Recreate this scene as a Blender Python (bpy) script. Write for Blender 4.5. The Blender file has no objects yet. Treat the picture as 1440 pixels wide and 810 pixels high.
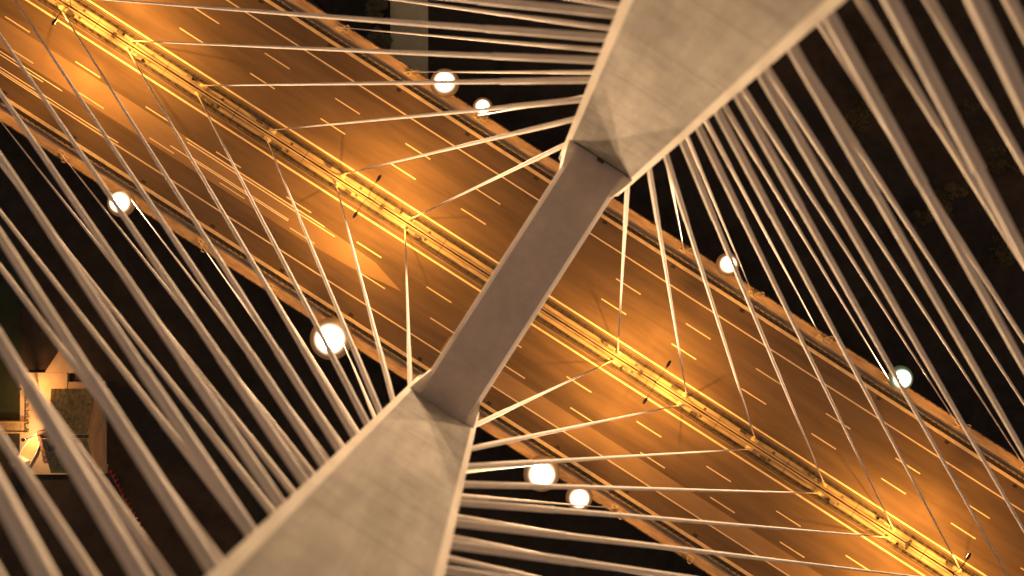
import bpy, bmesh, math, random
from mathutils import Vector, Matrix, Euler
random.seed(7)
R = math.radians
S = bpy.context.scene
COL = S.collection

# ------------------------------------------------------------------ camera, sky, exposure
cam_d = bpy.data.cameras.new('camera')
cam = bpy.data.objects.new('camera', cam_d); COL.objects.link(cam)
cam_d.sensor_width = 36.0; cam_d.lens = 24.0
cam_d.clip_start = 0.1; cam_d.clip_end = 6000
cam.location = (-0.4957, -1.0192, 100.2278)
cam.rotation_euler = (0.0086, -0.0105, 0.5703)
cam_d.dof.use_dof = True
cam_d.dof.focus_distance = 88.0
cam_d.dof.aperture_fstop = 0.105
S.camera = cam

W = bpy.data.worlds.new('World'); S.world = W; W.use_nodes = True
wn = W.node_tree.nodes; wl = W.node_tree.links
for n in list(wn): wn.remove(n)
w_out = wn.new('ShaderNodeOutputWorld')
sky = wn.new('ShaderNodeTexSky'); sky.sky_type = 'NISHITA'; sky.sun_disc = False
sky.sun_elevation = R(-3.0); sky.sun_rotation = R(140); sky.dust_density = 4.0
bg_sky = wn.new('ShaderNodeBackground'); bg_sky.inputs['Strength'].default_value = 0.05
wl.new(sky.outputs['Color'], bg_sky.inputs['Color'])
bg_glow = wn.new('ShaderNodeBackground')          # even glow of the city on the night haze
bg_glow.inputs['Color'].default_value = (1.0, 0.76, 0.62, 1); bg_glow.inputs['Strength'].default_value = 0.17
add = wn.new('ShaderNodeAddShader')
wl.new(bg_sky.outputs[0], add.inputs[0]); wl.new(bg_glow.outputs[0], add.inputs[1])
wl.new(add.outputs[0], w_out.inputs['Surface'])

S.view_settings.view_transform = 'Standard'; S.view_settings.look = 'None'
S.view_settings.exposure = 0.0; S.view_settings.gamma = 1.0
S.view_settings.use_curve_mapping = False
S.cycles.use_denoising = True
S.cycles.max_bounces = 5; S.cycles.diffuse_bounces = 3; S.cycles.glossy_bounces = 2
S.cycles.transmission_bounces = 2; S.cycles.volume_bounces = 0
S.cycles.sample_clamp_indirect = 4.0
S.cycles.caustics_reflective = False; S.cycles.caustics_refractive = False

FLOOD_POWER = 170000.0
FLOOD_COL = (1.0, 0.635, 0.345)
STREET_POWER = 21500.0
STREET_COL = (1.0, 0.385, 0.058)

# ------------------------------------------------------------------ materials
def mat(name, col, rough=0.7, var=0.0, scale=1.0, metal=0.0, bump=0.0, bscale=20.0, emit=0.0, ecol=None, stretch=None, detail=6.0, col2=None):
    m = bpy.data.materials.new(name); m.use_nodes = True
    nt = m.node_tree; b = nt.nodes['Principled BSDF']
    b.inputs['Base Color'].default_value = (*col, 1); b.inputs['Roughness'].default_value = rough
    b.inputs['Metallic'].default_value = metal
    if emit:
        b.inputs['Emission Color'].default_value = (*(ecol or col), 1)
        b.inputs['Emission Strength'].default_value = emit
    if var or bump:
        tc = nt.nodes.new('ShaderNodeTexCoord'); mp = nt.nodes.new('ShaderNodeMapping')
        nt.links.new(tc.outputs['Object'], mp.inputs['Vector'])
        if stretch: mp.inputs['Scale'].default_value = stretch
    if var:
        n1 = nt.nodes.new('ShaderNodeTexNoise'); n1.inputs['Scale'].default_value = scale
        n1.inputs['Detail'].default_value = detail; n1.inputs['Roughness'].default_value = 0.62
        nt.links.new(mp.outputs['Vector'], n1.inputs['Vector'])
        cr = nt.nodes.new('ShaderNodeValToRGB')
        c2 = col2 or col
        cr.color_ramp.elements[0].position = 0.30; cr.color_ramp.elements[1].position = 0.72
        cr.color_ramp.elements[0].color = (*[max(0, c*(1-var)) for c in c2], 1)
        cr.color_ramp.elements[1].color = (*[min(1, c*(1+var)) for c in col], 1)
        nt.links.new(n1.outputs['Fac'], cr.inputs['Fac'])
        nt.links.new(cr.outputs['Color'], b.inputs['Base Color'])
    if bump:
        n2 = nt.nodes.new('ShaderNodeTexNoise'); n2.inputs['Scale'].default_value = bscale
        n2.inputs['Detail'].default_value = 4
        nt.links.new(mp.outputs['Vector'], n2.inputs['Vector'])
        bp = nt.nodes.new('ShaderNodeBump'); bp.inputs['Strength'].default_value = bump
        bp.inputs['Distance'].default_value = 0.05
        nt.links.new(n2.outputs['Fac'], bp.inputs['Height'])
        nt.links.new(bp.outputs['Normal'], b.inputs['Normal'])
    return m

def concrete_mat(name, col, amp=0.34):
    """cast concrete: broad cloudy stains, streaks along the height, pour lines and fine grain"""
    m = bpy.data.materials.new(name); m.use_nodes = True
    nt = m.node_tree; N = nt.nodes.new; L = nt.links.new; b = nt.nodes['Principled BSDF']
    b.inputs['Roughness'].default_value = 0.85
    tc = N('ShaderNodeTexCoord')
    def noise(sc, scale, det):
        mp = N('ShaderNodeMapping'); mp.inputs['Scale'].default_value = sc
        L(tc.outputs['Object'], mp.inputs['Vector'])
        n = N('ShaderNodeTexNoise'); n.inputs['Scale'].default_value = scale; n.inputs['Detail'].default_value = det
        n.inputs['Roughness'].default_value = 0.6
        L(mp.outputs['Vector'], n.inputs['Vector']); return n.outputs['Fac']
    def ramp(f, p0, p1, v0, v1):
        r = N('ShaderNodeMapRange'); r.inputs['From Min'].default_value = p0; r.inputs['From Max'].default_value = p1
        r.inputs['To Min'].default_value = v0; r.inputs['To Max'].default_value = v1; L(f, r.inputs['Value']); return r.outputs['Result']
    def mul(a, c):
        x = N('ShaderNodeMath'); x.operation = 'MULTIPLY'; L(a, x.inputs[0]); L(c, x.inputs[1]); return x.outputs[0]
    a = ramp(noise((1, 1, 1), 0.35, 5), 0.32, 0.68, 1-amp, 1.08)
    c = ramp(noise((1.6, 1.6, 0.25), 0.9, 5), 0.35, 0.7, 1-amp*0.7, 1.05)
    d = ramp(noise((1, 1, 1), 7.0, 4), 0.3, 0.7, 1-amp*0.35, 1.04)
    e = ramp(noise((0.5, 0.5, 3.0), 0.8, 3), 0.55, 0.68, 1.0, 1-amp*0.45)
    f = mul(mul(a, c), mul(d, e))
    sp = N('ShaderNodeSeparateXYZ'); L(tc.outputs['Object'], sp.inputs[0]); cx = N('ShaderNodeCombineXYZ')
    L(sp.outputs[0], cx.inputs[0]); L(sp.outputs[2], cx.inputs[1])
    bk = N('ShaderNodeTexBrick'); bk.inputs['Scale'].default_value = 1.0; bk.offset = 0.0
    bk.inputs['Brick Width'].default_value = 1.6; bk.inputs['Row Height'].default_value = 2.0; bk.inputs['Mortar Size'].default_value = 0.012
    bk.inputs['Color1'].default_value = (1, 1, 1, 1); bk.inputs['Color2'].default_value = (0.93, 0.93, 0.93, 1); bk.inputs['Mortar'].default_value = (0.84, 0.84, 0.84, 1)
    L(cx.outputs[0], bk.inputs['Vector']); bw = N('ShaderNodeSeparateColor'); L(bk.outputs['Color'], bw.inputs[0])
    if amp > 0.2: f = mul(f, bw.outputs[0])
    mx = N('ShaderNodeMix'); mx.data_type = 'RGBA'; mx.blend_type = 'MULTIPLY'; mx.inputs['Factor'].default_value = 1.0
    mx.inputs[6].default_value = (*col, 1)
    cb = N('ShaderNodeCombineColor'); L(f, cb.inputs[0]); L(f, cb.inputs[1]); L(f, cb.inputs[2])
    L(cb.outputs[0], mx.inputs[7]); L(mx.outputs[2], b.inputs['Base Color'])
    bp = N('ShaderNodeBump'); bp.inputs['Strength'].default_value = 0.25; bp.inputs['Distance'].default_value = 0.03
    L(noise((1, 1, 1), 9.0, 4), bp.inputs['Height']); L(bp.outputs['Normal'], b.inputs['Normal'])
    return m

M = {
 'leg': concrete_mat('pylon_concrete', (0.46, 0.43, 0.385)),
 'beam': concrete_mat('beam_concrete', (0.43, 0.385, 0.365), 0.10),
 'edge': concrete_mat('lit_edge_concrete', (0.80, 0.75, 0.64), 0.08),  # paler than the leg concrete, floodlight on the chamfers put into the colour
 'asphalt': mat('asphalt', (0.088, 0.062, 0.044), 0.85, 0.30, 0.22, bump=0.3, bscale=30, stretch=(0.16, 1.5, 1), col2=(0.066, 0.045, 0.032)),
 'trailglow': mat('trail_glow_asphalt', (0.175, 0.125, 0.083), 0.8, 0.12, 0.3, bump=0.2, bscale=30, stretch=(0.4, 1.5, 1)),  # glow of passing traffic put into a lighter asphalt colour
 'median': mat('median_concrete', (0.29, 0.245, 0.175), 0.85, 0.30, 0.9, bump=0.3, bscale=14, stretch=(0.35, 2.0, 1), col2=(0.24, 0.20, 0.155)),
 'shoulder': mat('verge_asphalt', (0.15, 0.12, 0.095), 0.85, 0.25, 0.8, bump=0.3, bscale=18, stretch=(0.3, 2.0, 1)),
 'walk': mat('walkway_concrete', (0.47, 0.36, 0.245), 0.85, 0.24, 0.6, bump=0.3, bscale=14, stretch=(0.4, 1.8, 1), col2=(0.36, 0.26, 0.175)),
 'kerb': mat('kerb_concrete', (0.50, 0.44, 0.34), 0.8, 0.18, 1.2),
 'gutter': mat('dark_gutter', (0.018, 0.015, 0.013), 0.9, 0.2, 1.0),
 'slot': mat('dark_joint_rubber', (0.015, 0.013, 0.012), 0.9),
 'girder': mat('deck_girder_concrete', (0.30, 0.28, 0.25), 0.85, 0.15, 0.4),
 'paint': mat('road_paint', (0.52, 0.47, 0.38), 0.6, 0.14, 1.5, bump=0.1, bscale=20),
 'trailpaint': mat('light_trail_paint', (0.80, 0.78, 0.70), 0.6),  # near-white colour standing in for vehicle light trails
 'wornpaint': mat('worn_road_paint', (0.50, 0.46, 0.38), 0.65, 0.30, 2.0),
 'zinc': mat('pale_zinc_rail', (0.34, 0.31, 0.27), 0.5, 0.15, 3.0, metal=0.2),
 'steel': mat('galvanised_steel', (0.30, 0.28, 0.26), 0.5, 0.15, 3.0, metal=0.4),
 'dsteel': mat('dark_steel', (0.06, 0.055, 0.05), 0.55, 0.15, 3.0, metal=0.3),
 'rail': mat('weathered_rail_steel', (0.035, 0.03, 0.026), 0.6, 0.2, 2.0, metal=0.2),
 'pipe': mat('pale_stay_pipe', (0.74, 0.66, 0.58), 0.62, 0.12, 0.5),
 'pipe2': mat('ivory_stay_pipe', (0.78, 0.70, 0.60), 0.6, 0.05, 0.6),
 'sleeve': mat('pale_stay_sleeve', (0.70, 0.63, 0.56), 0.65, 0.07, 0.8),
 'collar': mat('bright_steel_collar', (0.72, 0.66, 0.58), 0.3, metal=0.25),
 'tube': mat('cream_anchor_tube', (0.62, 0.55, 0.40), 0.5, 0.10, 2.0),
 'bowl': mat('dark_lamp_bowl', (0.04, 0.03, 0.022), 0.7),
 'lens2': mat('lit_sodium_lens', (1, 0.8, 0.5), 0.3, emit=30.0, ecol=(1.0, 0.55, 0.16)),
 'water': mat('dark_river_water', (0.010, 0.012, 0.012), 0.12, bump=0.25, bscale=0.6),
 'grass': mat('night_grass', (0.019, 0.017, 0.011), 0.95, 0.5, 0.25, bump=0.5, bscale=3),
 'earth': mat('bare_earth', (0.030, 0.021, 0.015), 0.95, 0.5, 0.3, bump=0.5, bscale=2),
 'path': mat('pale_path_concrete', (0.50, 0.45, 0.29), 0.9, 0.22, 0.25),
 'leaf': mat('dark_leaf', (0.050, 0.048, 0.022), 0.8, 0.4, 1.2),
 'leaf2': mat('olive_leaf', (0.15, 0.145, 0.075), 0.8, 0.35, 1.2),
 'bark': mat('bark', (0.09, 0.07, 0.05), 0.9, 0.3, 4.0),
 'apron': mat('lock_apron_concrete', (0.40, 0.33, 0.26), 0.9, 0.15, 0.5),
 'render': mat('pale_wall_render', (0.52, 0.40, 0.28), 0.9, 0.12, 0.6),
 'tile': mat('mossy_roof_tile', (0.19, 0.165, 0.085), 0.85, 0.40, 1.6, col2=(0.13, 0.11, 0.06)),
 'boat': mat('white_boat_paint', (0.80, 0.78, 0.74), 0.4),
 'boatdeck': mat('pale_timber_deck', (0.50, 0.38, 0.22), 0.6, 0.15, 3.0),
 'red': mat('red_rail_paint', (0.35, 0.05, 0.03), 0.5),
 'timber': mat('weathered_timber', (0.34, 0.25, 0.14), 0.8, 0.25, 2.0),
 'glass': mat('dark_window_glass', (0.02, 0.02, 0.025), 0.1),
 'quay': mat('quay_stone', (0.115, 0.065, 0.05), 0.9, 0.25, 0.8),
}

def lens_mat(name, core, rim):
    """floodlight lens: white core, glare halo painted into the emission towards the rim (lens built at unit radius)"""
    m = bpy.data.materials.new(name); m.use_nodes = True
    nt = m.node_tree; N = nt.nodes.new; L = nt.links.new; b = nt.nodes['Principled BSDF']
    b.inputs['Base Color'].default_value = (0.06, 0.04, 0.025, 1); b.inputs['Roughness'].default_value = 0.5
    tc = N('ShaderNodeTexCoord'); sp = N('ShaderNodeSeparateXYZ'); L(tc.outputs['Object'], sp.inputs[0])
    cb = N('ShaderNodeCombineXYZ'); L(sp.outputs[0], cb.inputs[0]); L(sp.outputs[1], cb.inputs[1])
    ln = N('ShaderNodeVectorMath'); ln.operation = 'LENGTH'; L(cb.outputs[0], ln.inputs[0])
    r = N('ShaderNodeMapRange'); r.interpolation_type = 'LINEAR'
    r.inputs['From Min'].default_value = 0.35; r.inputs['From Max'].default_value = 1.0
    r.inputs['To Min'].default_value = 1.0; r.inputs['To Max'].default_value = 0.0; L(ln.outputs['Value'], r.inputs['Value'])
    p = N('ShaderNodeMath'); p.operation = 'POWER'; L(r.outputs['Result'], p.inputs[0]); p.inputs[1].default_value = 5.6
    st = N('ShaderNodeMath'); st.operation = 'MULTIPLY_ADD'; L(p.outputs[0], st.inputs[0]); st.inputs[1].default_value = 80.0; st.inputs[2].default_value = 0.13  # glare falloff around the lamp put into the emission strength
    mx = N('ShaderNodeMix'); mx.data_type = 'RGBA'; L(r.outputs['Result'], mx.inputs['Factor'])
    mx.inputs[6].default_value = (*rim, 1); mx.inputs[7].default_value = (*core, 1)
    L(mx.outputs[2], b.inputs['Emission Color']); L(st.outputs[0], b.inputs['Emission Strength'])
    return m
M['lens'] = lens_mat('lit_floodlight_lens', (1.0, 0.86, 0.64), (1.0, 0.36, 0.07))
M['lens_green'] = lens_mat('lit_greenish_floodlight_lens', (0.86, 1.0, 0.80), (0.22, 0.40, 0.16))

# ------------------------------------------------------------------ mesh builder
class MB:
    def __init__(s): s.v = []; s.f = []; s.sm = []
    def poly(s, pts, smooth=False):
        b = len(s.v); s.v += [tuple(p) for p in pts]; s.f.append(list(range(b, b+len(pts)))); s.sm.append(smooth)
    def box(s, x0, x1, y0, y1, z0, z1, mtx=None):
        P = [(x0,y0,z0),(x1,y0,z0),(x1,y1,z0),(x0,y1,z0),(x0,y0,z1),(x1,y0,z1),(x1,y1,z1),(x0,y1,z1)]
        if mtx is not None: P = [tuple(mtx @ Vector(p)) for p in P]
        b = len(s.v); s.v += P
        for q in ((0,3,2,1),(4,5,6,7),(0,1,5,4),(1,2,6,5),(2,3,7,6),(3,0,4,7)):
            s.f.append([b+i for i in q]); s.sm.append(False)
        return s
    def tube(s, p0, p1, r0, r1=None, n=12, caps=True):
        r1 = r0 if r1 is None else r1
        p0 = Vector(p0); p1 = Vector(p1); d = (p1-p0).normalized()
        a = d.orthogonal().normalized(); c = d.cross(a); b = len(s.v)
        for p, r in ((p0, r0), (p1, r1)):
            for k in range(n):
                t = 2*math.pi*k/n; s.v.append(tuple(p + r*(math.cos(t)*a + math.sin(t)*c)))
        for k in range(n):
            k2 = (k+1) % n; s.f.append([b+k, b+k2, b+n+k2, b+n+k]); s.sm.append(True)
        if caps:
            s.poly([s.v[b+k] for k in reversed(range(n))]); s.poly([s.v[b+n+k] for k in range(n)])
        return s
    def path(s, pts, r, n=10):
        for a, b in zip(pts[:-1], pts[1:]): s.tube(a, b, r, n=n)
        return s
    def lathe(s, prof, n=24, loc=(0,0,0), cap0=False, cap1=False):
        b = len(s.v)
        for r, z in prof:
            for k in range(n):
                t = 2*math.pi*k/n; s.v.append((loc[0]+r*math.cos(t), loc[1]+r*math.sin(t), loc[2]+z))
        for i in range(len(prof)-1):
            for k in range(n):
                k2 = (k+1) % n; s.f.append([b+i*n+k, b+i*n+k2, b+(i+1)*n+k2, b+(i+1)*n+k]); s.sm.append(True)
        if cap0: s.poly([s.v[b+k] for k in reversed(range(n))])
        if cap1: s.poly([s.v[b+(len(prof)-1)*n+k] for k in range(n)])
        return s
    def loft(s, rings, caps=True, smooth=False):
        b = len(s.v); n = len(rings[0])
        for r in rings: s.v += [tuple(p) for p in r]
        for i in range(len(rings)-1):
            for k in range(n):
                k2 = (k+1) % n; s.f.append([b+i*n+k, b+i*n+k2, b+(i+1)*n+k2, b+(i+1)*n+k]); s.sm.append(smooth)
        if caps:
            s.f.append([b+k for k in reversed(range(n))]); s.sm.append(False)
            e = b+(len(rings)-1)*n; s.f.append([e+k for k in range(n)]); s.sm.append(False)
        return s
    def mesh(s, name, m):
        me = bpy.data.meshes.new(name); me.from_pydata(s.v, [], s.f)
        me.polygons.foreach_set('use_smooth', s.sm)
        me.materials.append(m); me.update()
        bm = bmesh.new(); bm.from_mesh(me); bmesh.ops.recalc_face_normals(bm, faces=bm.faces); bm.to_mesh(me); bm.free()
        return me
    def build(s, name, m, parent=None, loc=None):
        o = bpy.data.objects.new(name, s.mesh(name, m)); COL.objects.link(o)
        if parent is not None: o.parent = parent
        if loc is not None: o.location = loc
        return o

def put(name, mesh, parent=None, loc=(0,0,0), rz=0.0):
    o = bpy.data.objects.new(name, mesh); COL.objects.link(o); o.parent = parent
    o.location = loc; o.rotation_euler = (0, 0, rz); return o
def tag(o, label=None, cat=None, group=None, kind=None):
    if label: o['label'] = label
    if cat: o['category'] = cat
    if group: o['group'] = group
    if kind: o['kind'] = kind
    return o
def thing(name, label, cat, loc=(0,0,0), rz=0.0, group=None):
    o = bpy.data.objects.new(name, None); COL.objects.link(o); o.empty_display_size = 0.5
    o.location = loc; o.rotation_euler = (0, 0, rz); return tag(o, label, cat, group)
def rect(x0, x1, y0, y1, z, t=0.0):
    m = MB()
    m.box(x0, x1, y0, y1, z-t, z) if t else m.poly([(x0,y0,z),(x1,y0,z),(x1,y1,z),(x0,y1,z)])
    return m
ORD = ['first','second','third','fourth','fifth','sixth','seventh','eighth','ninth','tenth','eleventh','twelfth','thirteenth','fourteenth','fifteenth','sixteenth','seventeenth','eighteenth']

# ------------------------------------------------------------------ ground, river
GZ = -25.0
FR = Matrix.Rotation(R(32.68), 4, 'Z')          # the lock and quays lie square to this bearing
river = tag(rect(-1500, 1500, -1500, 1500, GZ-2.2).build('river', M['water']), kind='structure')
def slab(name, m, x0, x1, y0, y1, z0, z1, parent=None):
    return MB().box(x0, x1, y0, y1, z0, z1, FR).build(name, m, parent)
XU = Vector((math.cos(R(32.68)), math.sin(R(32.68)), 0)); YU = Vector((-XU.y, XU.x, 0))
def loc2(px, py, z=GZ):
    """metres right and up on the ground, measured from the foot of the camera's plumb line"""
    p = XU*px + YU*py; return Vector((p.x-0.5, p.y-1.02, z))

# right-hand bank (rough grass) and left-hand island
bank = MB(); 
pts = [(-2,-40),(40,-60),(80,-90),(900,-400),(900,900),(-60,900),(-40,60),(-22,40)]
ring0 = [tuple(loc2(a, b, GZ-3)) for a, b in pts]; ring1 = [tuple(loc2(a, b, GZ)) for a, b in pts]
bank.loft([ring0, ring1]); tag(bank.build('river_bank', M['earth']), kind='structure')
isl = MB()
pts = [(-900,-900),(20,-900),(20,-30),(-20,0),(-60,28),(-46,60),(-60,900),(-900,900)]
isl.loft([[tuple(loc2(a, b, GZ-3)) for a, b in pts], [tuple(loc2(a, b, GZ-0.3)) for a, b in pts]])
tag(isl.build('island_ground', M['earth']), kind='structure')

# ------------------------------------------------------------------ road decks
XE = 250.0
LINE = {1: dict(inner=2.25, d1=6.05, d2=9.70, outer=13.25, s1=-0.4, s2=-0.2, step=12.25),
        -1: dict(inner=2.62, d1=6.33, d2=9.87, outer=13.35, s1=-10.7, s2=-7.8, step=12.2)}
dash_me = MB().box(-2.15, 2.15, -0.085, 0.085, 0, 0.006).mesh('lane_dash', M['paint'])
drain_me = MB().box(-0.35, 0.35, -0.22, 0.22, 0, 0.012)
for k in range(6): drain_me.box(-0.30, 0.30, -0.19+0.07*k, -0.16+0.07*k, 0.012, 0.03)
drain_me = drain_me.mesh('drain_grate', M['gutter'])
box_me = MB().box(-0.42, 0.42, -0.17, 0.17, 0, 0.55).box(-0.46, 0.46, -0.2, 0.2, 0.55, 0.6).mesh('service_box', M['dsteel'])
lid_me = MB().lathe([(0.24, 0), (0.24, 0.025), (0.2, 0.03)], 14, cap1=True).mesh('manhole_lid', M['dsteel'])
plate_me = MB().box(-0.035, 0.035, -0.47, 0.47, 0, 0.012).mesh('joint_plate', M['gutter'])
for s in (1, -1):
    L = LINE[s]
    def Y(a, b): return (min(s*a, s*b), max(s*a, s*b))
    g = MB()                                       # box girder under the road
    prof = [(0.09, -0.02), (19.4, -0.02), (19.4, -0.45), (16.0, -0.9), (13.0, -3.0), (6.5, -3.0), (2.5, -0.9), (0.09, -0.6)]
    g.loft([[(-XE, s*y, z) for y, z in prof], [(XE, s*y, z) for y, z in prof]])
    deck = tag(g.build('road_deck', M['girder']), kind='structure')
    rect(-XE, XE, *Y(1.95, 16.15), 0.0).build('carriageway', M['asphalt'], deck)
    rect(-XE, XE, *Y(0.10, 1.05), 0.10, 0.12).build('median_strip', M['median'], deck)
    rect(-XE, XE, *Y(1.05, 1.95), 0.03, 0.05).build('inner_verge', M['shoulder'], deck)
    rect(-XE, XE, *Y(16.15, 16.62), 0.13, 0.15).build('outer_kerb', M['kerb'], deck)
    rect(-XE, XE, *Y(16.62, 16.74), 0.02, 0.04).build('channel', M['shoulder'], deck)
    rect(-XE, XE, *Y(16.74, 17.30), 0.01, 0.03).build('gutter', M['gutter'], deck)
    w = MB(); w.box(-XE, XE, *Y(17.30, 19.4), -0.02, 0.16); w.box(-XE, XE, *Y(17.30, 17.5), 0.16, 0.24); w.box(-XE, XE, *Y(19.22, 19.46), 0.16, 0.30)
    w.build('walkway', M['walk'], deck)
    for (y, wd) in ((L['inner'], 0.26), (L['outer'], 0.20)):
        rect(-XE, XE, *Y(y-wd/2, y+wd/2), 0.005).build('edge_line', M['paint'], deck)
    for yy in (0.42, 1.62, 1.76):                         # narrow cable ducts laid along the verge
        MB().box(-XE, XE, *Y(yy-0.035, yy+0.035), 0.03, 0.17).build('cable_duct', M['rail'], deck)
    MB().box(-XE, XE, *Y(17.62, 17.68), 0.16, 0.20).build('cable_duct', M['rail'], deck)
    for row, st in ((L['d1'], L['s1']), (L['d2'], L['s2'])):
        for n in range(-10, 11):
            x = st + L['step']*n + 2.15
            if abs(x) < 118: put('lane_dash', dash_me, deck, (x, s*row, 0.001))
    for n in range(-9, 10):
        x = 6.2 + 12*n
        put('drain_grate', drain_me, deck, (x, s*15.75, 0.002))
    for n in range(-8, 9):                          # service boxes and manhole lids on the median
        x = 18+12*n if n >= 0 else -18+12*(n+1)
        put('service_box', box_me, deck, (x-2.2*s, s*0.80, 0.10)); put('manhole_lid', lid_me, deck, (x+3.4, s*0.62, 0.10))
        put('joint_plate', plate_me, deck, (x+6.0, s*0.57, 0.10))
    if s < 0:                                      # traffic glow painted as lighter strips along outer lanes of the near carriageway
        pm = MB(); pm.poly([(-120, -10.6, 0.003), (-30, -10.4, 0.003), (-21, -9.9, 0.003), (-13.5, -8.9, 0.003), (-19, -7.4, 0.003), (-30, -6.85, 0.003), (-120, -6.8, 0.003)]); pm.build('trail_glow_strip', M['trailglow'], deck)
        rect(-4, 120, *Y(10.7, 13.2), 0.003).build('trail_glow_strip', M['trailglow'], deck)
        for (x0, x1, y) in ((-52.1, -28, 7.02), (-51.6, -26, 7.42), (-53.4, -33, 9.18), (-50.2, -33, 8.95), (-100, -71, 11.0), (-100, -74, 11.4), (-100, -71.5, 13.6), (-100, -60, 12.95)):  # vehicle light trails drawn as thin painted lines
            rect(x0, x1, *Y(y-0.055, y+0.055), 0.007).build('light_trail', M['trailpaint'], deck)

# ------------------------------------------------------------------ guard rails and walkway railings
def rail_thing(name, label, y, side, kind, x0=-92, x1=92, step=2.0):
    t = thing(name, label, 'guard rail' if kind == 'guard' else 'railing', (0, y, 0))
    if kind == 'guard':
        prof = [(-0.03, 0.45), (0.05, 0.52), (-0.02, 0.60), (0.05, 0.68), (-0.03, 0.76), (-0.07, 0.76), (-0.07, 0.45)]
        med = abs(y) < 5
        for sg in ((1, -1) if med else (-side,)):
            m = MB(); off = 0.15*sg if med else 0.0
            m.loft([[(-XE, sg*a+off, z) for a, z in prof], [(XE, sg*a+off, z) for a, z in prof]])
            m.build('rail_beam', M['rail'] if med else M['zinc'], t)
        pm = MB().box(-0.05, 0.05, -0.05, 0.05, 0, 0.8).box(-0.09, 0.09, -0.30, 0.30, 0.0, 0.03)
        if med: pm.box(-0.09, 0.09, -0.13, 0.13, 0.5, 0.77)
        else: pm.box(-0.09, 0.09, min(0.05*side, 0.42*side), max(0.05*side, 0.42*side), 0.5, 0.74)
    else:
        m = MB()
        for z in (1.1, 0.75, 0.42): m.tube((-XE, 0, z), (XE, 0, z), 0.035 if z > 1 else 0.02, n=6)
        m.build('handrail', M['rail'], t)
        pm = MB().box(-0.03, 0.03, -0.03, 0.03, 0, 1.12).box(-0.09, 0.09, -0.07, 0.07, 0, 0.02)
    pm = pm.mesh('rail_post', M['rail'])
    n = int((x1-x0)/step)
    for k in range(n+1): put('rail_post', pm, t, (x0+step*k, 0, 0.03 if abs(y) < 5 else 0.02 if kind == 'guard' else 0.3))
    return t
for s, wd in ((1, 'far carriageway at upper right'), (-1, 'near carriageway at lower left')):
    rail_thing('guard_rail', f'steel guard rail on the median side of the {wd}', s*1.25, s, 'guard', step=1.333)
    rail_thing('guard_rail', f'steel guard rail along the walkway edge of the {wd}', s*17.20, -s, 'guard', step=1.0)
    rail_thing('walkway_railing', f'thin handrail on the outer walkway edge of the {wd}', s*19.34, s, 'hand', step=2.0)

# ------------------------------------------------------------------ pylon
PW, PY, CX, CY, PD = 4.83/2, 8.78, 0.38, 0.22, 6.5      # half width, inner edge, chamfers, depth
pylon = thing('pylon', 'pale concrete bridge pylon with two legs and a crossbeam, seen from above', 'bridge pylon', (0, 0, GZ-3))
def leg_ring(s, yi, z, k=0.0):
    a = PW-k
    P = [(-a, yi+k), (-a+CX, yi-CY+k), (a-CX, yi-CY+k), (a, yi+k), (a, yi+PD), (a-0.4, yi+PD+0.4), (-a+0.4, yi+PD+0.4), (-a, yi+PD)]
    return [(x, s*y, z - (GZ-3)) for x, y in P]
for s in (1, -1):
    m = MB(); zs = [(-28, 27.0), (20, 16.4), (53.6, 8.78)]
    rings = [leg_ring(s, y, z) for z, y in zs]
    z = 57.6
    while z < 96:                                    # climbing lifts, a shallow groove between pours
        rings += [leg_ring(s, PY, z-0.02), leg_ring(s, PY, z, 0.007), leg_ring(s, PY, z+0.02, 0.007), leg_ring(s, PY, z+0.04)]; z += 4.0
    rings.append(leg_ring(s, PY, 97.0))
    m.loft(rings); leg = m.build('leg', M['leg'], pylon)
    for sx in (1, -1):                               # arris strips on the inner corners, 3 mm proud, floodlit brightness put into their colour
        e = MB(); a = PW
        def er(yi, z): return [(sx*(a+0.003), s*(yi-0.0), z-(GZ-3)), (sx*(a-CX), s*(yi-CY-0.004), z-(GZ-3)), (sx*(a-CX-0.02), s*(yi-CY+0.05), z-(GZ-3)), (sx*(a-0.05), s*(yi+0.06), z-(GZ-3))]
        e.loft([er(PY, 55.0), er(PY, 97.0)]); e.build('lit_arris_strip', M['edge'], leg)
ZB = 61.0; BW = 1.76
yb = PY-CY-0.01
m = MB()
prof = [(-BW+0.28, 0), (BW-0.28, 0), (BW, -0.9), (BW, -4.2), (BW-0.3, -4.6), (-BW+0.3, -4.6), (-BW, -4.2), (-BW, -0.9)]
m.loft([[(x, -yb, ZB+z-(GZ-3)) for x, z in prof], [(x, yb, ZB+z-(GZ-3)) for x, z in prof]])
beam = m.build('crossbeam', M['beam'], pylon)
for sx in (1, -1):                                   # arris along both top edges of the beam, its lit look painted paler
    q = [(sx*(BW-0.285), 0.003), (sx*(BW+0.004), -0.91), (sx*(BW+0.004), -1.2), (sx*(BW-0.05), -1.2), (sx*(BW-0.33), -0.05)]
    MB().loft([[(x, -yb+1.2, ZB+z-(GZ-3)) for x, z in q], [(x, yb-1.2, ZB+z-(GZ-3)) for x, z in q]]).build('lit_beam_arris', M['edge'], pylon)
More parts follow.
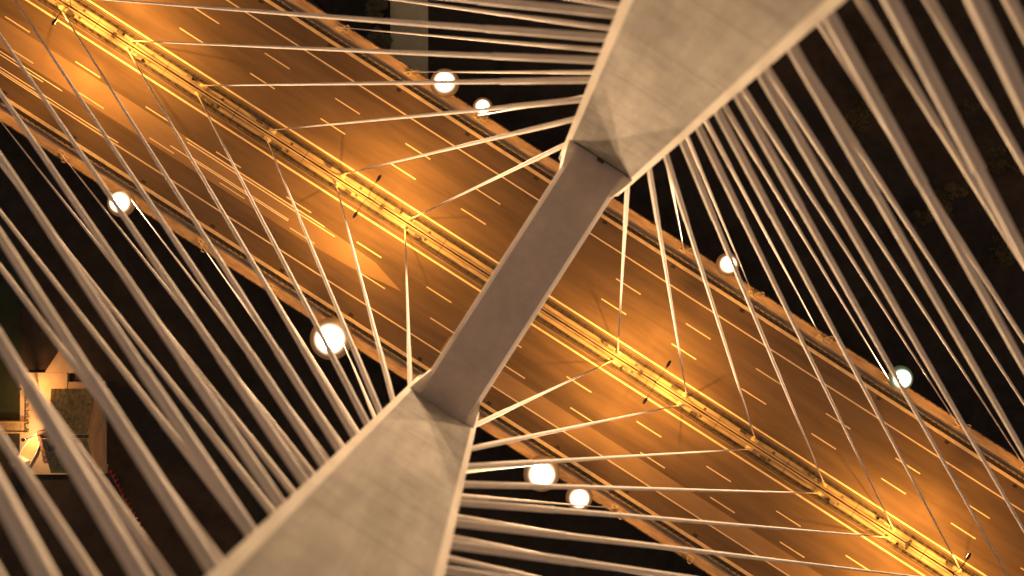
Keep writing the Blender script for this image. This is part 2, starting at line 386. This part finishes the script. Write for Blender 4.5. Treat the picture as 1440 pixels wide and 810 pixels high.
for s in (1, -1):
    # flared haunch where the beam meets the leg, in the same painted lit tone
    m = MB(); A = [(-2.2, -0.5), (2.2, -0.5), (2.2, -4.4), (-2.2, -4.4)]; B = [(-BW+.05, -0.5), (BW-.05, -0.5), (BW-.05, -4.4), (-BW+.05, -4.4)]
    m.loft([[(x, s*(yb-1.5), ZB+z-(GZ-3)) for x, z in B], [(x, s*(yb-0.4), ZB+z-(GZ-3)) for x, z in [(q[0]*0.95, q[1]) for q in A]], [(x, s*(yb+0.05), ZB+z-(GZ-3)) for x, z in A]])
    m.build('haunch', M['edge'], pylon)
    # dark joint strip and its cover plate
    if s > 0: MB().box(-BW-0.1, BW+0.1, min(s*(yb-0.06), s*(yb+0.002)), max(s*(yb-0.06), s*(yb+0.002)), ZB+0.004-(GZ-3), ZB+0.02-(GZ-3)).build('joint_strip', M['slot'], pylon)
    if s > 0: MB().box(-0.22, 0.22, min(s*(yb-0.24), s*(yb-0.06)), max(s*(yb-0.24), s*(yb-0.06)), ZB+0.02-(GZ-3), ZB+0.10-(GZ-3)).build('cover_plate', M['dsteel'], pylon)

# ------------------------------------------------------------------ stay cables
ZT = [54.2, 60.9, 64.8, 68.0, 70.7, 73.3, 75.6, 77.9, 80.3, 82.6, 84.9, 87.1, 89.2, 91.2, 93.1, 94.9]
ZO = [60.9, 65.0, 68.1, 70.7, 73.0, 75.5, 77.7, 79.7, 81.8, 84.0, 86.1, 88.2, 90.2, 92.2]
LEGN = {1: 'upper leg', -1: 'lower leg'}; SIDE = {1: 'right', -1: 'left'}
flange = {}
def cable(i, inner, sx, sy):
    x = 18.0 + 12.0*i
    A = Vector((sx*x, sy*(0.706 if inner else 18.6), 0.55 if inner else 0.6))
    T = Vector((sx*(PW+0.02), sy*(PY+(1.0 if inner else 2.6)), ZT[i] if inner else ZO[i]))
    d = (T-A); Ln = d.length; d.normalize()
    A = A + Vector((0,0,0.0))
    where = 'the median' if inner else 'the outer edge'
    lab = f"{ORD[i]} cable out from crossbeam among those from {LEGN[sy]}'s {SIDE[sx]} side to {where}"
    t = thing('stay_cable', lab, 'bridge cable', A, 0, 'stay cables fanning from the pylon legs')
    r = 0.126 if inner else 0.098
    rs = 0.164 if inner else 0.126
    SL = 7.7
    g0 = 2.9 if inner else 2.4
    MB().tube(d*(g0-0.3), d*(Ln-SL+0.2), r*0.64, r*1.12, n=14).build('pipe', M['pipe'] if (i+sx) % 3 else M['pipe2'], t)
    MB().tube(d*(Ln-SL), d*(Ln+0.3), rs, n=16).build('sleeve', M['sleeve'], t)
    MB().tube(d*(Ln-SL-0.10), d*(Ln-SL+0.06), rs+0.004, n=16).build('collar', M['sleeve'], t)
    MB().tube(d*-0.3, d*g0, 0.125, 0.11, n=12).tube(d*(g0-0.02), d*(g0+0.12), 0.14, n=12).build('anchor_tube', M['tube'], t)
    m = MB(); z0 = -0.45
    m.box(-0.55, 0.55, -0.28, 0.28, z0, z0+0.07)
    for yy in (-0.2, 0.2): m.poly([(-0.45, yy, z0+.07), (0.45, yy, z0+.07), (0.12, yy, 0.35), (-0.12, yy, 0.35)]); m.poly([(-0.45, yy+.03, z0+.07), (0.45, yy+.03, z0+.07), (0.12, yy+.03, 0.35), (-0.12, yy+.03, 0.35)])
    for px in (-0.4, 0.4):
        for py in (-0.2, 0.2): m.tube((px, py, z0+.07), (px, py, z0+.16), 0.045, n=6)
    m.build('anchor_base', M['tube'], t)
    if not inner:                                     # outrigger frame of the edge anchorage, beyond the railing
        m = MB()
        m.box(0.55, 1.55, -0.06, 0.06, -0.1, 0.05); m.path([(0.6, 0.15*sy, 0.0), (1.0, 0.95*sy, 0.1), (1.45, 0.95*sy, 0.1), (1.5, 0.2*sy, 0.0)], 0.05, 6)
        m.tube((0.2, 0, 0.15), (1.0, 0.9*sy, 0.1), 0.05, n=6); m.tube((1.2, 0.95*sy, -0.2), (1.2, 0.95*sy, 0.45), 0.06, n=6)
        m.build('edge_bracket', M['tube'], t)
for sy in (1, -1):
    for sx in (1, -1):
        for i in range(15): cable(i, True, sx, sy)
        for i in range(14): cable(i, False, sx, sy)

# ------------------------------------------------------------------ street lamps on the median
def street_lamp(x, label):
    t = thing('street_lamp', label, 'street lamp', (x, 0, 0.1), 0, 'twin arm lamps along the median')
    MB().box(-0.3, 0.3, -0.35, 0.35, -0.02, 0.12).build('base', M['dsteel'], t)
    MB().tube((0, 0, 0.1), (0, 0, 10.2), 0.11, 0.065, n=10).build('pole', M['dsteel'], t)
    for s in (1, -1):
        MB().path([(0, 0, 10.1), (0, s*0.5, 10.6), (0, s*1.3, 10.85), (0, s*2.5, 10.95)], 0.045, 8).build('arm', M['dsteel'], t)
        m = MB(); pr = [(2.35, 0.08, 0.03), (2.5, 0.17, 0.09), (2.9, 0.21, 0.11), (3.2, 0.17, 0.09), (3.35, 0.06, 0.03)]
        m.loft([[(hw*math.cos(q*math.pi/4+.39), s*y, 10.93+hh*math.sin(q*math.pi/4+.39)) for q in range(8)] for y, hw, hh in pr], smooth=True)
        h = m.build('lamp_head', M['dsteel'], t)
        MB().box(-0.12, 0.12, min(s*2.6, s*3.1), max(s*2.6, s*3.1), 10.79, 10.82).build('lens', M['lens2'], h)
        for sd in (1, 0, -1):                       # road lanterns throw their light both ways along the road
            ld = bpy.data.lights.new('street_light', 'SPOT'); ld.energy = STREET_POWER*(0.95 if sd else 0.60); ld.color = STREET_COL
            ld.spot_size = R(106 if sd else 152); ld.spot_blend = 0.6 if sd else 0.3; ld.shadow_soft_size = 0.24
            lo = bpy.data.objects.new('street_light', ld); COL.objects.link(lo); lo.parent = t; lo.location = (sd*0.1, s*2.85, 10.66)
            lo.rotation_euler = Vector((sd*0.90, s*0.34, -1)).to_track_quat('-Z', 'Y').to_euler()
for x, lab in ((-69, 'twin arm street lamp on the median near the upper left corner'), (-22.5, 'twin arm street lamp on the median left of the crossbeam'),
               (22.5, 'twin arm street lamp on the median just right of the crossbeam'), (69.3, 'twin arm street lamp on the median near the lower right corner'),
               (-115, 'twin arm street lamp on the median past the left end of view'), (115.5, 'twin arm street lamp on the median past the right end of view')):
    street_lamp(x, lab)

# ------------------------------------------------------------------ floodlights on the deck edges
def floodlight(x, y, rad, label, power):
    s = 1 if y > 0 else -1
    t = thing('floodlight', label, 'floodlight', (x, y, 0.3), 0, 'lit floodlights on the deck edges')
    MB().box(-0.35, 0.35, -0.12, 0.12, -0.3, 0.05).tube((0, 0, 0), (0, 0, 0.9), 0.09, n=8).build('bracket', M['dsteel'], t)
    MB().lathe([(0.14, 0.85), (rad*0.55, 1.0), (rad*1.1, 1.25), (rad*1.44, 1.55), (rad*1.42, 1.61), (0.1, 1.3)], 32, cap0=True).build('reflector_bowl', M['bowl'], t)
    ln = MB().lathe([(1.0, 0), (0.9, 0.12), (0.7, 0.24), (0.45, 0.33), (0.2, 0.38), (0.01, 0.39)], 32, cap0=True).build('lens', M['lens_green' if x > 50 else 'lens'], t, (0, 0, 1.62))
    ln.scale = (rad*1.7,)*3  # lens enlarged to carry the painted glare halo
    MB().path([(-rad*1.02, 0, 0.6), (-rad*1.04, 0, 1.3), ], 0.05, 6).path([(rad*1.02, 0, 0.6), (rad*1.04, 0, 1.3)], 0.05, 6).box(-rad*1.06, rad*1.06, -0.06, 0.06, 0.55, 0.65).build('yoke', M['dsteel'], t)
    ld = bpy.data.lights.new('flood_beam', 'SPOT'); ld.energy = power; ld.color = FLOOD_COL
    ld.spot_size = R(128 if abs(x) > 50 else 98); ld.spot_blend = 0.35; ld.shadow_soft_size = 1.1
    lo = bpy.data.objects.new('flood_beam', ld); COL.objects.link(lo); lo.parent = t
    lo.location = (0, 0, 1.75+rad*0.56+0.35)
    aim = Vector((-x*0.12, -y*0.25, 60))
    lo.rotation_euler = aim.to_track_quat('-Z', 'Y').to_euler()
for x, y, rad, k, lab in (
   (-24.2, 19.9, 1.25, 1.0, 'large round floodlight on the far deck edge, left of the smaller one'),
   (-17.7, 19.9, 0.85, 1.0, 'smaller round floodlight on the far deck edge, nearest the upper leg'),
   (17.9, -19.9, 1.55, 1.0, 'large floodlight right of the lower leg, nearer the crossbeam'),
   (24.3, -19.9, 1.15, 1.0, 'second floodlight right of the lower leg, farther from the crossbeam'),
   (-53.8, -19.7, 1.2, 0.9, 'floodlight on the near deck edge among cables at far left'),
   (-18.0, -19.9, 1.8, 1.0, 'biggest brightest floodlight, on the near deck edge left of the lower leg'),
   (24.3, 19.95, 1.0, 1.0, 'floodlight on the far deck edge right of the upper leg'),
   (54.3, 19.6, 1.1, 0.9, 'floodlight on the far deck edge at far right')):
    floodlight(x, y, rad, lab, FLOOD_POWER*k)

# ------------------------------------------------------------------ lock and lock house (lower left)
def at(px, py, z=GZ):
    """point of the ground plane lying px right / py down of the view's middle, metres at lock level"""
    return loc2(px, -py, z)
K = 1/7.66
def P2(ix, iy): return ((ix-706)*K, -(iy-417.5)*K)      # photo position -> metres in the lock's own frame
def lbox(mb, ix0, ix1, iy0, iy1, z0, z1):
    a, d = P2(ix0, iy1); b, c = P2(ix1, iy0)
    T = Matrix.Translation(Vector((-0.5, -1.02, 0))) @ FR
    mb.box(a, b, d, c, z0, z1, T); return mb
lock_c = P2(95, 600); lock_o = loc2(*lock_c)
TI = None
apron = lbox(lbox(lbox(MB(), 33, 98, 527, 668, GZ-3, GZ+0.4), 98.02, 150, 540, 655, GZ-3, GZ+0.3), 98.02, 152, 655.1, 667, GZ-3, GZ+0.4); apron.loft([[tuple(loc2(*P2(a, b), z)) for a, b in ((66,527.5),(84,500),(92,480),(102,505),(118,527.5))] for z in (GZ-3, GZ+0.35)])
apron = tag(apron.build('lock_apron', M['apron']), kind='structure')
for k in range(7):                                      # slab joints read as recessed lines between pieces
    pass
def in_lock(mb, name, m, parent):
    o = mb.build(name, m); o.parent = parent; o.matrix_parent_inverse = Matrix.Translation(-parent.location); return o
house = thing('lock_house', 'small lock house with mossy tiled roof on the lit apron at lower left', 'house', loc2(*P2(122, 603), GZ+0.4))
in_lock(lbox(MB(), 95, 148, 549, 657, GZ+0.4, GZ+3.4), 'wall', M['render'], house)
def roof_half(iy_e, iy_r, sgn):
    mb = MB(); n = 13
    for k in range(n):
        t0, t1 = k/n, (k+1.12)/n
        ya, yb_ = iy_e+(iy_r-iy_e)*t0, iy_e+(iy_r-iy_e)*min(t1, 1.0)
        za, zb = GZ+3.3+2.6*t0+0.16, GZ+3.3+2.6*min(t1, 1.0)+0.02
        segs = 9
        for q in range(segs):
            j = random.uniform(-0.03, 0.03)
            xa, xb = 91+(151-91)*q/segs+0.25, 91+(151-91)*(q+1)/segs-0.25
            hip = 10*t0
            if q == 0 and sgn > 0: xa = min(xa+hip, xb-1)
            p = [tuple(loc2(*P2(xa, ya), za+j)), tuple(loc2(*P2(xb, ya), za+j)), tuple(loc2(*P2(xb, yb_), zb+j)), tuple(loc2(*P2(xa, yb_), zb+j))]
            lo = [(a, b, c-0.12) for a, b, c in p]
            mb.loft([lo, p])
    return mb
rf = tag(in_lock(roof_half(546, 604, 1), 'roof_tiles', M['tile'], house), kind='stuff')
rf2 = tag(in_lock(roof_half(660, 610, -1), 'roof_tiles', M['tile'], house), kind='stuff')
in_lock(lbox(MB(), 90, 152, 605.0, 609.0, GZ+5.6, GZ+5.95), 'ridge_gutter', M['dsteel'], house)
in_lock(lbox(MB(), 102, 108, 618, 625, GZ+4.6, GZ+6.4), 'chimney', M['dsteel'], house)
steps = thing('quay_steps', 'grey concrete steps beside the lock house door', 'steps', loc2(*P2(72, 630), GZ+0.4))
for k in range(6): in_lock(lbox(MB(), 66, 80, 605+k*7.5, 612.3+k*7.5, GZ+0.4, GZ+2.2-0.3*k), 'step', M['quay'], steps)
bridge = thing('lock_gate_footbridge', 'narrow timber footbridge over the lock gate running left from the apron', 'footbridge', loc2(*P2(20, 603), GZ+0.4))
for k in range(9): in_lock(lbox(MB(), -45+k*10, -35.3+k*10, 595.5, 607.5, GZ+0.42, GZ+0.6), 'plank', M['timber'], bridge)
for iy in (594.4, 608.6): in_lock(lbox(MB(), -45, 46, iy-0.5, iy+0.5, GZ+0.3, GZ+1.6), 'handrail', M['timber'], bridge)
rail = thing('quay_railing', 'short steel railing along the left edge of the lit apron', 'railing', loc2(*P2(46, 570), GZ+0.4))
for k in range(9): in_lock(lbox(MB(), 44.6, 46.0, 533+k*9, 534.2+k*9, GZ+0.4, GZ+1.5), 'rail_post', M['dsteel'], rail)
in_lock(lbox(MB(), 44.9, 45.7, 532, 606, GZ+1.4, GZ+1.5), 'handrail', M['dsteel'], rail)
ql = thing('quay_lamp', 'small lit lamp post at the top of the lock apron', 'lamp post', loc2(*P2(58, 545), GZ+0.4))
MB().tube((0,0,0), (0,0,4.2), 0.07, n=8).build('pole', M['dsteel'], ql)
MB().lathe([(0.05, 4.2), (0.25, 4.3), (0.32, 4.6), (0.12, 4.75)], 12, cap1=True).build('lamp_shade', M['dsteel'], ql)
MB().lathe([(0.03, 4.1), (0.16, 4.15), (0.2, 4.28)], 12, cap0=True).build('lens', M['lens2'], ql)
def point(parent, loc, e, col, r=0.1):
    ld = bpy.data.lights.new('lamp_light', 'POINT'); ld.energy = e; ld.color = col; ld.shadow_soft_size = r
    lo = bpy.data.objects.new('lamp_light', ld); COL.objects.link(lo); lo.parent = parent; lo.location = loc
point(ql, (0.35, -0.35, 3.9), 3000, (1.0, 0.38, 0.08))
ql2 = thing('quay_lamp', 'lit lamp post beside the white work boat below the apron', 'lamp post', loc2(*P2(64, 612), GZ+0.4))
MB().tube((0,0,0), (0,0,4.6), 0.07, n=8).build('pole', M['dsteel'], ql2)
MB().lathe([(0.05, 4.6), (0.25, 4.7), (0.32, 5.0), (0.12, 5.15)], 12, cap1=True).build('lamp_shade', M['dsteel'], ql2)
MB().lathe([(0.03, 4.5), (0.16, 4.55), (0.2, 4.68)], 12, cap0=True).build('lens', M['lens2'], ql2)
point(ql2, (-0.4, -0.4, 4.3), 3000, (1.0, 0.52, 0.18))
# white work boat lying at the quay
bt = thing('work_boat', 'small white work boat with timber foredeck moored at the apron corner', 'boat', loc2(*P2(50, 634), GZ+0.1), R(32.68+62))
def hull(L, w, h, z):
    prof = [(-1, 0.72), (-0.6, 0.95), (0, 1.0), (0.5, 0.82), (0.85, 0.4), (1.0, 0.03)]
    up = [(a*L/2, b*w/2) for a, b in prof]; return [(x, y, z) for x, y in up] + [(x, -y, z) for x, y in reversed(up)]
MB().loft([[(x*0.86, y*0.6, 0.0) for x, y, z in hull(7, 2.6, 1, 0)], hull(7, 2.6, 1, 1.0)]).build('hull', M['boat'], bt)
MB().loft([[(x*0.9, y*0.86, 1.0) for x, y, z in hull(7, 2.6, 1, 0)], [(x*0.9, y*0.86, 1.06) for x, y, z in hull(7, 2.6, 1, 0)]]).build('deck', M['boatdeck'], bt)
MB().box(-3.0, -1.4, -0.95, 0.95, 1.06, 2.2).build('cabin', M['boat'], bt)
MB().box(-2.8, -1.6, -0.75, 0.75, 2.2, 2.3).build('cabin_roof', M['boat'], bt)
tag(lbox(MB(), -300, 31, 380, 591, GZ-3, GZ-0.2).build('lawn', mat('lawn_grass', (0.014, 0.022, 0.009), 0.95, 0.4, 0.3, bump=0.4, bscale=3)), kind='structure')
# quay walls and red railing
for k, (a, b, c, d, lb) in enumerate(((112, 150, 318, 396, 'upper'), (118, 152, 402, 470, 'middle'))):
    tag(lbox(MB(), a, b, c, d, GZ-3, GZ-0.9+0.25*k).build('quay_wall', M['quay']), f'dark stone lock quay block, {lb} one of the stack seen between cables', 'quay wall')
rr = thing('red_railing', 'dim red railing running along the lock wall below the house', 'railing', loc2(*P2(190, 710), GZ-0.5))
p0 = loc2(*P2(158, 664), GZ-0.5) - rr.location; p1 = loc2(*P2(214, 770), GZ-0.5) - rr.location
MB().tube(p0+Vector((0,0,1.0)), p1+Vector((0,0,1.0)), 0.06, n=6).build('handrail', M['red'], rr)
for k in range(17):
    q = p0.lerp(p1, k/16); MB().box(q.x-0.08, q.x+0.08, q.y-0.2, q.y+0.2, -0.6, 1.02).build('rail_post', M['red'], rr)
lw = lbox(MB(), 150, 420, 664, 1400, GZ-3, GZ-0.6); tag(lw.build('lock_side', M['earth']), kind='structure')

# ------------------------------------------------------------------ path and planting beyond the far deck
tag(lbox(MB(), 545, 598, -160, 240, GZ-3, GZ+0.08).build('quay_path', M['path']), kind='structure')
tag(lbox(MB(), 470, 545, -160, 240, GZ-3, GZ+0.02).build('grass_verge', M['grass']), kind='structure')
def leaf_mesh(name, m, rx, rz, n, size, seed, clumps=9):
    rnd = random.Random(seed); mb = MB(); cs = []
    for c in range(clumps):
        t = rnd.uniform(0, 2*math.pi); rr = rx*math.sqrt(rnd.uniform(0.05, 1))*0.75
        cs.append((Vector((rr*math.cos(t), rr*math.sin(t), rnd.uniform(0.35, 1.0)*rz)), rnd.uniform(0.28, 0.5)*rx))
    for k in range(n):
        c, cr = rnd.choice(cs)
        d = Vector((rnd.gauss(0,1), rnd.gauss(0,1), rnd.gauss(0,1))).normalized()*cr*rnd.uniform(0.5, 1.05)
        p = c+d; a = Euler((rnd.uniform(-1,1), rnd.uniform(-1,1), rnd.uniform(0,6.28))).to_matrix()
        s = size*rnd.uniform(0.6, 1.3)
        mb.poly([p+a@Vector((-s,0,0)), p+a@Vector((0,-s*.5,0.05*s)), p+a@Vector((s,0,0)), p+a@Vector((0,s*.5,0.05*s))])
    return mb.mesh(name, m)
tree_me = [leaf_mesh('crown', M['leaf'], 3.4, 5.5, 1500, 0.26, 11+k) for k in range(2)]
shrub_me = leaf_mesh('foliage', M['leaf2'], 2.4, 2.6, 1300, 0.2, 5)
trunk = MB().tube((0,0,0), (0.1,0.1,2.2), 0.22, 0.14, n=8)
for k in range(5):
    t = 1.26*k; trunk.tube((0.1,0.1,1.9), (1.6*math.cos(t), 1.6*math.sin(t), 4.0), 0.09, 0.03, n=6)
trunk = trunk.mesh('trunk', M['bark'])
stem = MB()
for k in range(6): stem.tube((0,0,0), (0.8*math.cos(k), 0.8*math.sin(k), 1.5), 0.06, 0.02, n=5)
stem = stem.mesh('stem', M['bark'])
for ix, iy, lab in ((1236, 62, 'dim tree at the top, left of the widest cables'), (1322, 178, 'dim tree between thick cables in the upper right quarter'),
                    (1310, 292, 'dim tree seen beside the widest cable, right of centre'), (1392, 355, 'dim tree near the right edge of the view'),
                    (1198, 168, 'dim tree close to the upper leg between cables'), (1392, 232, 'dim tree by the right edge above its neighbour'),
                    (1262, 330, 'lowest dim tree on the dark bank, below the others')):
    t = thing('bank_tree', 'dark bushy tree on the bank, ' + lab, 'tree', loc2(*P2(ix, iy), GZ), random.uniform(0, 6), 'trees on the dark river bank')
    put('crown', tree_me[ix % 2], t, (0, 0, 1.0)); put('trunk', trunk, t)
for ix, iy, lab in ((531, 66, 'rounded olive shrub beside the pale path, near the deck edge'), (528, 18, 'rounded olive shrub beside the pale path, at the top of view')):
    t = thing('path_shrub', lab, 'shrub', loc2(*P2(ix, iy), GZ+0.02), random.uniform(0, 6), 'shrubs beside the pale path')
    put('foliage', shrub_me, t, (0, 0, 0.1)); put('stem', stem, t)
